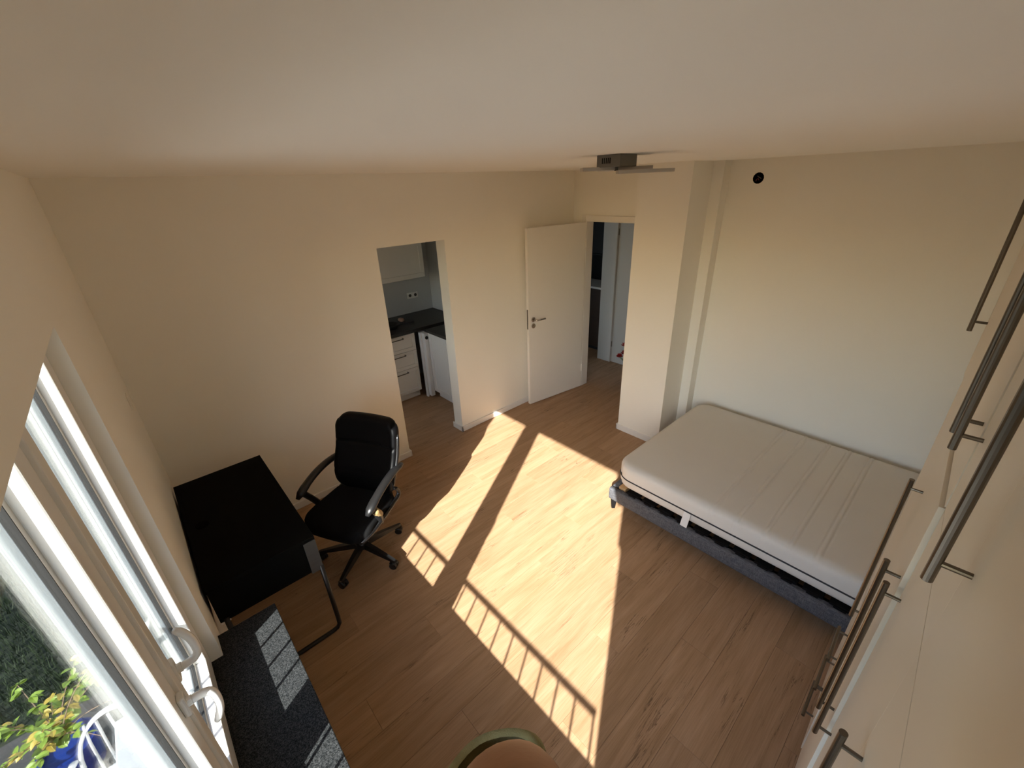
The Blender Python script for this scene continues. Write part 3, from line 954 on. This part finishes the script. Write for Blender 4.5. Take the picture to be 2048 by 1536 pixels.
# ------------------------------------------------------------------ small wall fittings
hole = thing('junction_hole', 'dark round cable hole with bare wires high on the bed wall', 'junction box', (XB, -1.928, 2.375))
g = bmesh.new()
add_lathe(g, [(0.040, 0.0), (0.040, -0.0015), (0.036, -0.002), (0.034, -0.0005)], (XB, -1.928, 2.375), 14, 'X')
obj('rim', g, 'black_void', hole)
obj('wire', tube([(XB - 0.001, -1.935, 2.36), (XB - 0.008, -1.93, 2.372), (XB - 0.009, -1.918, 2.365), (XB - 0.002, -1.915, 2.355)], 0.003, 6), 'wire_red', hole, smooth=True)
obj('wire', tube([(XB - 0.001, -1.92, 2.39), (XB - 0.008, -1.93, 2.384), (XB - 0.006, -1.944, 2.376), (XB - 0.001, -1.95, 2.37)], 0.003, 6), 'dark_steel', hole, smooth=True)
sw = thing('light_switch', 'white rocker light switch beside the window corner', 'light switch', (0, -0.30, 1.34))
obj('plate', box(0, 0.008, -0.345, -0.265, 1.34, 1.42, 0.003), 'wall', sw)
obj('rocker', box(0.008, 0.012, -0.332, -0.278, 1.353, 1.407, 0.002), 'wall', sw)

# ------------------------------------------------------------------ kitchen


def shaker(name, x0, x1, z0, z1, yf, parent, m='cab_white', axis='y', fr=0.05, t=0.019):
    """framed front: rim proud of a sunken panel; yf = front plane; axis y: faces -y, axis x: faces -x"""
    b = bmesh.new()
    lst = [(x0, x1, z0, z0 + fr), (x0, x1, z1 - fr, z1), (x0, x0 + fr, z0 + fr, z1 - fr), (x1 - fr, x1, z0 + fr, z1 - fr)]
    for (a, c, e, f) in lst:
        if axis == 'y':
            add_box(b, a, c, yf, yf + t, e, f, 0.002, 1)
        else:
            add_box(b, yf, yf + t, a, c, e, f, 0.002, 1)
    if axis == 'y':
        add_box(b, x0 + fr, x1 - fr, yf + 0.009, yf + t, z0 + fr, z1 - fr)
    else:
        add_box(b, yf + 0.009, yf + t, x0 + fr, x1 - fr, z0 + fr, z1 - fr)
    return obj(name, b, m, parent)


kb = thing('kitchen_drawer_unit', 'white kitchen base unit with three framed drawers', 'kitchen cabinet', (2.25, 1.4, 0))
obj('body', box(1.95, 2.545, 1.075, 1.70, 0.09, 0.85), 'cab_white', kb)
obj('plinth', box(1.95, 2.545, 1.12, 1.70, 0.0, 0.09), 'cab_white', kb)
for (za, zb) in ((0.10, 0.415), (0.42, 0.635), (0.64, 0.845)):
    d = shaker('drawer', 1.952, 2.543, za, zb, 1.056, kb, fr=0.042)
    hz = zb - 0.030
    g = bmesh.new()
    add_tube(g, [(2.20, 1.056, hz), (2.20, 1.028, hz), (2.21, 1.022, hz), (2.37, 1.022, hz), (2.38, 1.028, hz), (2.38, 1.056, hz)], 0.006, 8)
    obj('handle', g, 'dark_steel', d, smooth=True)
wt = tag(obj('kitchen_worktop', boxes([(1.2, 3.235, 1.035, 1.715, 0.855, 0.893)], 0.003), 'worktop', loc=(2.2, 1.4, 0.855)), 'dark worktop above the white drawers', 'worktop')
ka = thing('washing_machine', 'narrow white appliance with a dark dial in the kitchen corner', 'washing machine', (2.63, 1.0, 0))
obj('body', box(2.60, 2.655, 0.93, 1.03, 0.02, 0.845, 0.006), 'appliance', ka)
obj('side_panel', box(2.58, 2.60, 0.985, 1.03, 0.0, 0.845, 0.004), 'appliance', ka)
g = bmesh.new()
add_lathe(g, [(0.020, 0.0), (0.020, -0.008), (0.014, -0.014)], (2.626, 0.93, 0.79), 18, 'Y')
obj('dial', g, 'black_plastic', ka)
kr = thing('kitchen_side_cabinet', 'white framed base cabinet on the right of the kitchen', 'kitchen cabinet', (2.95, 0.55, 0))
obj('body', box(2.665, 3.23, 0.16, 0.925, 0.08, 0.85), 'cab_white', kr)
obj('plinth', box(2.70, 3.23, 0.16, 0.90, 0.0, 0.08), 'cab_white', kr)
shaker('door', 0.165, 0.55, 0.09, 0.845, 2.646, kr, axis='x')
shaker('door', 0.555, 0.92, 0.09, 0.845, 2.646, kr, axis='x')
tag(obj('kitchen_worktop', boxes([(2.630, 3.235, 0.15, 0.935, 0.855, 0.893)], 0.003), 'worktop', loc=(2.9, 0.5, 0.855)), 'dark worktop on the right-hand kitchen cabinet', 'worktop')
ku = thing('kitchen_wall_cabinet', 'white framed wall cabinet above the kitchen worktop', 'kitchen cabinet', (2.6, 1.55, 1.40))
obj('body', box(2.28, 2.98, 1.40, 1.715, 1.40, 2.15), 'cab_white', ku)
shaker('door', 2.282, 2.978, 1.40, 2.15, 1.380, ku, fr=0.055)
so = thing('double_socket', 'white double socket on the kitchen wall', 'socket', (2.95, KY, 1.12))
obj('plate', box(2.87, 3.03, KY - 0.010, KY, 1.08, 1.16, 0.003), 'cab_white', so)
for xs_ in (2.91, 2.99):
    g = bmesh.new()
    add_lathe(g, [(0.020, 0.0), (0.020, -0.003), (0.016, -0.0032), (0.015, -0.001)], (xs_, KY - 0.010, 1.12), 16, 'Y')
    obj('outlet', g, 'grey_board', so)
ck = thing('cooking_pan', 'black pan on the dark kitchen worktop', 'pan', (2.36, 1.30, 0.894))
obj('body', lathe([(0.095, 0.0), (0.125, 0.045), (0.118, 0.045), (0.09, 0.006)], (2.36, 1.30, 0.894), 24), 'black_metal', ck, smooth=True)
obj('handle', tube([(2.45, 1.24, 0.93), (2.60, 1.14, 0.945)], 0.010, 8), 'black_plastic', ck)
g = soft_block(0.03, 0.045, 0.02, 0.018, 0.025, 8, 8, 6)
bmesh.ops.translate(g, verts=g.verts, vec=(2.60, 1.45, 0.914))
tag(obj('sponge', g, 'food', smooth=True, loc=(2.60, 1.45, 0.894)), 'small pinkish sponge on the kitchen worktop', 'sponge')

# ------------------------------------------------------------------ flowers in the hall
fl = thing('flower_vase', 'red flowers half hidden by the pillar in the hall', 'flowers', (4.80, -0.47, 0))
obj('vase', lathe([(0.05, 0.0), (0.07, 0.08), (0.055, 0.20), (0.045, 0.24), (0.038, 0.24), (0.045, 0.10)], (4.80, -0.47, 0.0), 20), 'vase', fl, smooth=True)
for k, (dx, dy, z) in enumerate(((-0.03, 0.125, 0.265), (0.02, 0.105, 0.41), (-0.04, 0.03, 0.36), (0.03, -0.03, 0.45), (0.0, 0.155, 0.245), (0.05, -0.1, 0.36), (0.02, 0.10, 0.30))):
    c = Vector((4.80 + dx, -0.47 + dy, z))
    st = obj('stem', tube([(4.80, -0.47, 0.18), (4.80 + dx * 0.4, -0.47 + dy * 0.4, z - 0.06), c], 0.003, 6), 'leaf', fl)
    g = bmesh.new()
    for ringn, (rr, zz, tilt) in enumerate(((0.046, 0.0, 0.3), (0.034, 0.012, 0.8), (0.02, 0.022, 1.2))):
        for j in range(7):
            a = 2 * math.pi * j / 7 + ringn * 0.45
            dirv = Vector((math.cos(a), math.sin(a), 0))
            sd = Vector((-math.sin(a), math.cos(a), 0))
            p0 = c + Vector((0, 0, zz - 0.008))
            tip = c + dirv * rr + Vector((0, 0, zz + rr * math.sin(tilt)))
            md = (p0 + tip) / 2 + Vector((0, 0, -0.004))
            w = rr * 0.45
            vs = [g.verts.new(v) for v in (p0, md - sd * w, tip, md + sd * w)]
            g.faces.new(vs)
    obj('blossom', g, 'petal', st)

# ------------------------------------------------------------------ garden outside the window
GZ = -1.75
struct('bounce_ground', box(-7.6, -2.2, -12, 1.0, GZ, GZ + 0.02), 'gravel', 'unseen pale gravel added to reflect daylight indoors', 'ground')  # unseen ground added to send daylight up onto the ceiling
struct('garden_ground', box(-30, WO - 0.001, -25, 25, GZ - 0.1, GZ), 'lawn', 'green garden below the window with shade put into its colour', 'ground')
tag(obj('grass', (lambda: (lambda bm: ([(lambda x, y, a, h: bm.faces.new([bm.verts.new(v) for v in ((x - 0.006 * math.cos(a), y - 0.006 * math.sin(a), GZ), (x + 0.006 * math.cos(a), y + 0.006 * math.sin(a), GZ), (x + random.uniform(-0.04, 0.04), y + random.uniform(-0.04, 0.04), GZ + h))]))(random.uniform(-3.6, -1.1), random.uniform(1.15, 6.0), random.uniform(0, 6.28), random.uniform(0.06, 0.20)) for _ in range(12000)], bm)[1])(bmesh.new()))(), 'grass_blade'),
    'rough dark grass below the window', 'grass', kind='stuff')
hg = bmesh.new()  # added out of view to cut low daylight on the bed wall
hr = random.Random(5)
NY, NZ_ = 60, 14
hv = [[hg.verts.new((-8.0 + 0.25 * math.sin(1.7 * j + k) + hr.uniform(-0.15, 0.15) - 0.04 * k, -16 + 32 * j / NY, GZ + (2.9 + hr.uniform(-0.35, 0.35) * (k == NZ_)) * k / NZ_)) for k in range(NZ_ + 1)] for j in range(NY + 1)]
hb_ = [[hg.verts.new((-9.6 + hr.uniform(-0.15, 0.15), v.co.y, v.co.z)) for v in (hv[j][0], hv[j][NZ_])] for j in range(NY + 1)]
for j in range(NY):
    for k in range(NZ_):
        hg.faces.new((hv[j][k], hv[j + 1][k], hv[j + 1][k + 1], hv[j][k + 1]))
    hg.faces.new((hv[j][NZ_], hv[j + 1][NZ_], hb_[j + 1][1], hb_[j][1]))
    hg.faces.new((hb_[j][1], hb_[j + 1][1], hb_[j + 1][0], hb_[j][0]))
tag(obj('daylight_block_hedge', hg, 'hedge', loc=(-8.6, 0, GZ)), 'unseen dark green hedge added to block low daylight', 'hedge')
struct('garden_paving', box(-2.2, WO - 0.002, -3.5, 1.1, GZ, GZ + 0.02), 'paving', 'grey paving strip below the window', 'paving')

sh = thing('potted_shrub', 'sunlit leafy shrub in a blue pot outside the window', 'shrub', (-1.26, 0.44, GZ + 0.02))
obj('pot', lathe([(0.13, GZ + 0.02), (0.165, GZ + 0.30), (0.178, GZ + 0.30), (0.178, GZ + 0.335), (0.158, GZ + 0.335), (0.15, GZ + 0.29)], (-1.26, 0.44, 0), 28), 'pot_blue', sh, smooth=False)
leaf_me = {}
lrnd = random.Random(11)
for nm in ('leaf', 'leaf_yellow'):
    b = bmesh.new()
    prof = [(0, 0), (0.012, 0.012), (0.017, 0.028), (0.011, 0.044), (0, 0.056)]
    mid_, l_, r__ = [], [], []
    for (w, t) in prof:
        mid_.append(b.verts.new((0, t, -0.25 * t * t / 0.056)))
        l_.append(b.verts.new((-w, t, 0.30 * w - 0.25 * t * t / 0.056)) if w else mid_[-1])
        r__.append(b.verts.new((w, t, 0.30 * w - 0.25 * t * t / 0.056)) if w else mid_[-1])
    for i in range(4):
        for sd in (l_, r__):
            vs = []
            for v in (mid_[i], mid_[i + 1], sd[i + 1], sd[i]):
                if v not in vs:
                    vs.append(v)
            if len(vs) > 2:
                b.faces.new(vs)
    me = bpy.data.meshes.new('leaf')
    b.to_mesh(me); b.free()
    me.materials.append(MATS[nm])
    leaf_me[nm] = me
base = Vector((-1.26, 0.44, GZ + 0.32))
nleaf = 0
stems = []
for k in range(15):
    a = 2 * math.pi * k / 15 + lrnd.uniform(-0.2, 0.2)
    rr = lrnd.uniform(0.18, 0.55)
    tip = base + Vector((rr * math.cos(a), rr * math.sin(a), lrnd.uniform(0.12, 0.68)))
    if k in (3, 4, 9):
        tip = base + Vector((0.52 * math.cos(a), 0.52 * math.sin(a), 0.06))
    c = bez(base, base + Vector((0, 0, 0.2)), (base + tip) / 2 + Vector((0, 0, 0.18)), tip, 8)
    stems.append(c)
    st = obj('branch', tube(c, [0.006 - 0.0005 * i for i in range(9)], 6), 'twig', sh)
    for i in range(2, 9):
        for q in range(3 if i < 8 else 4):
            if nleaf >= 300:
                break
            nleaf += 1
            o = bpy.data.objects.new('leaf', leaf_me['leaf_yellow' if lrnd.random() < (0.16 if k % 4 else 0.5) else 'leaf'])
            COL.objects.link(o)
            o.parent = sh
            o.location = c[i] - sh.location + Vector((lrnd.uniform(-.012, .012), lrnd.uniform(-.012, .012), lrnd.uniform(-.01, .01)))
            o.rotation_euler = (lrnd.uniform(-0.5, 0.7), lrnd.uniform(-0.5, 0.5), lrnd.uniform(0, 6.28))
            s_ = lrnd.uniform(1.0, 1.6)
            o.scale = (s_, s_, s_)

gc = thing('garden_chair', 'white plastic garden chair below the window', 'garden chair', (-0.86, -0.30, GZ + 0.02))
gx, gy, gz = -0.86, -0.30, GZ + 0.02
g = soft_block(0.21, 0.21, 0.012, 0.01, 0.06, 12, 12, 4)
bmesh.ops.translate(g, verts=g.verts, vec=(gx, gy, gz + 0.42))
obj('seat', g, 'garden_plastic', gc, smooth=True)
for (sx, sy) in ((-1, -1), (1, -1), (-1, 1), (1, 1)):
    obj('leg', tube([(gx + sx * 0.23, gy + sy * 0.22, gz), (gx + sx * 0.19, gy + sy * 0.18, gz + 0.42)], [0.02, 0.026], 8), 'garden_plastic', gc, smooth=True)
for sx in (-1, 1):
    obj('armrest', tube(bez((gx + sx * 0.24, gy + 0.24, gz + 0.62), (gx + sx * 0.29, gy + 0.05, gz + 0.69), (gx + sx * 0.29, gy - 0.18, gz + 0.68), (gx + sx * 0.20, gy - 0.26, gz + 0.42), 14), 0.026, 10, ry=0.014), 'garden_plastic', gc, smooth=True)
obj('backrest', tube(bez((gx - 0.22, gy + 0.20, gz + 0.42), (gx - 0.26, gy + 0.34, gz + 0.98), (gx + 0.26, gy + 0.34, gz + 0.98), (gx + 0.22, gy + 0.20, gz + 0.42), 18), 0.03, 10, ry=0.012), 'garden_plastic', gc, smooth=True)
for k in range(5):
    xx = gx - 0.14 + 0.07 * k
    obj('back_slat', tube([(xx, gy + 0.20, gz + 0.43), (xx, gy + 0.27, gz + 0.66), (xx * 0.9 + gx * 0.1, gy + 0.295, gz + 0.82)], 0.02, 8, ry=0.007), 'garden_plastic', gc, smooth=True)
tag(obj('garden_post', tube([(-0.66, 0.10, GZ + 0.02), (-0.70, 0.10, GZ + 0.4), (-0.76, 0.10, -0.95)], 0.035, 4), 'post_wood', loc=(-0.66, 0.10, GZ + 0.02)), 'weathered pale wooden post below the window', 'post')

# ------------------------------------------------------------------ the photographer's raised arm at the lower edge of the picture
per = thing('person', 'bare arm with an olive green cuff at the bottom edge of the picture', 'person', (0.26, -3.30, 1.60))


def rayp(u, v, t):
    d = fwd + R2 * ((u - 1024) / FPX) - U2 * ((v - 768) / FPX)
    return CAM + d * t


EL = rayp(1008, 1587, 0.345)
sk = bpy.data.meshes.new('arm')
vs = [EL + Vector((-0.035, -0.13, -0.30)), EL + Vector((-0.02, -0.075, -0.17)), EL + Vector((-0.006, -0.025, -0.06)), EL,
      EL + Vector((-0.02, -0.05, 0.05)), EL + Vector((-0.06, -0.13, 0.15)), EL + Vector((-0.10, -0.20, 0.24)), EL + Vector((-0.11, -0.225, 0.29))]
rs = [0.060, 0.056, 0.054, 0.051, 0.050, 0.038, 0.026, 0.030]
es = [(i, i + 1) for i in range(7)]
hand = vs[-1]
for k in range(4):                                    # fingers, curled around the phone
    off = Vector((0.018 * (k - 1.5), 0.010 * (k - 1.5), 0))
    b0 = len(vs)
    L = (0.030, 0.034, 0.032, 0.025)[k]
    vs += [hand + off + Vector((0, 0, 0.035)), hand + off + Vector((0.012, 0.006, 0.035 + L)), hand + off + Vector((0.030, 0.014, 0.030 + L * 1.5))]
    rs += [0.010, 0.0085, 0.0075]
    es += [(7, b0), (b0, b0 + 1), (b0 + 1, b0 + 2)]
b0 = len(vs)
vs += [hand + Vector((0.035, 0.02, 0.005)), hand + Vector((0.052, 0.034, 0.028))]
rs += [0.012, 0.009]
es += [(7, b0), (b0, b0 + 1)]
sk.from_pydata([tuple(v - per.location) for v in vs], es, [])
sk.materials.append(MATS['skin'])
arm = bpy.data.objects.new('arm', sk)
COL.objects.link(arm)
arm.parent = per
smod = arm.modifiers.new('skin', 'SKIN')
smod.use_smooth_shade = True
for i, d_ in enumerate(sk.skin_vertices[0].data):
    d_.radius = (rs[i], rs[i])
    d_.use_root = (i == 0)
sub = arm.modifiers.new('sub', 'SUBSURF')
sub.levels = sub.render_levels = 3
# sleeve: loose tube around the upper arm, its hem standing off the elbow
g = bmesh.new()
hem_c = rayp(990, 1556, 0.40)
axv = (vs[0] - EL).normalized()
u1 = axv.cross(Vector((0, 0, 1))).normalized()
u2 = axv.cross(u1).normalized()
rings = []
for (t, r, th) in ((0.0, 0.0430, 0), (-0.005, 0.0480, 0), (0.002, 0.0545, 0), (0.016, 0.0555, 0), (0.019, 0.0535, 0), (0.06, 0.066, 0), (0.14, 0.074, 0), (0.24, 0.080, 0)):
    ring = []
    for j in range(36):
        a = 2 * math.pi * j / 36
        wob = 1 + 0.03 * math.sin(3 * a + t * 30) + 0.02 * math.sin(5 * a)
        ring.append(g.verts.new(hem_c + axv * t + (u1 * math.cos(a) + u2 * math.sin(a)) * r * wob))
    rings.append(ring)
for a_, b_ in zip(rings[:-1], rings[1:]):
    for j in range(36):
        g.faces.new((a_[j], a_[(j + 1) % 36], b_[(j + 1) % 36], b_[j]))
obj('sleeve', g, 'olive_cloth', per, smooth=True)
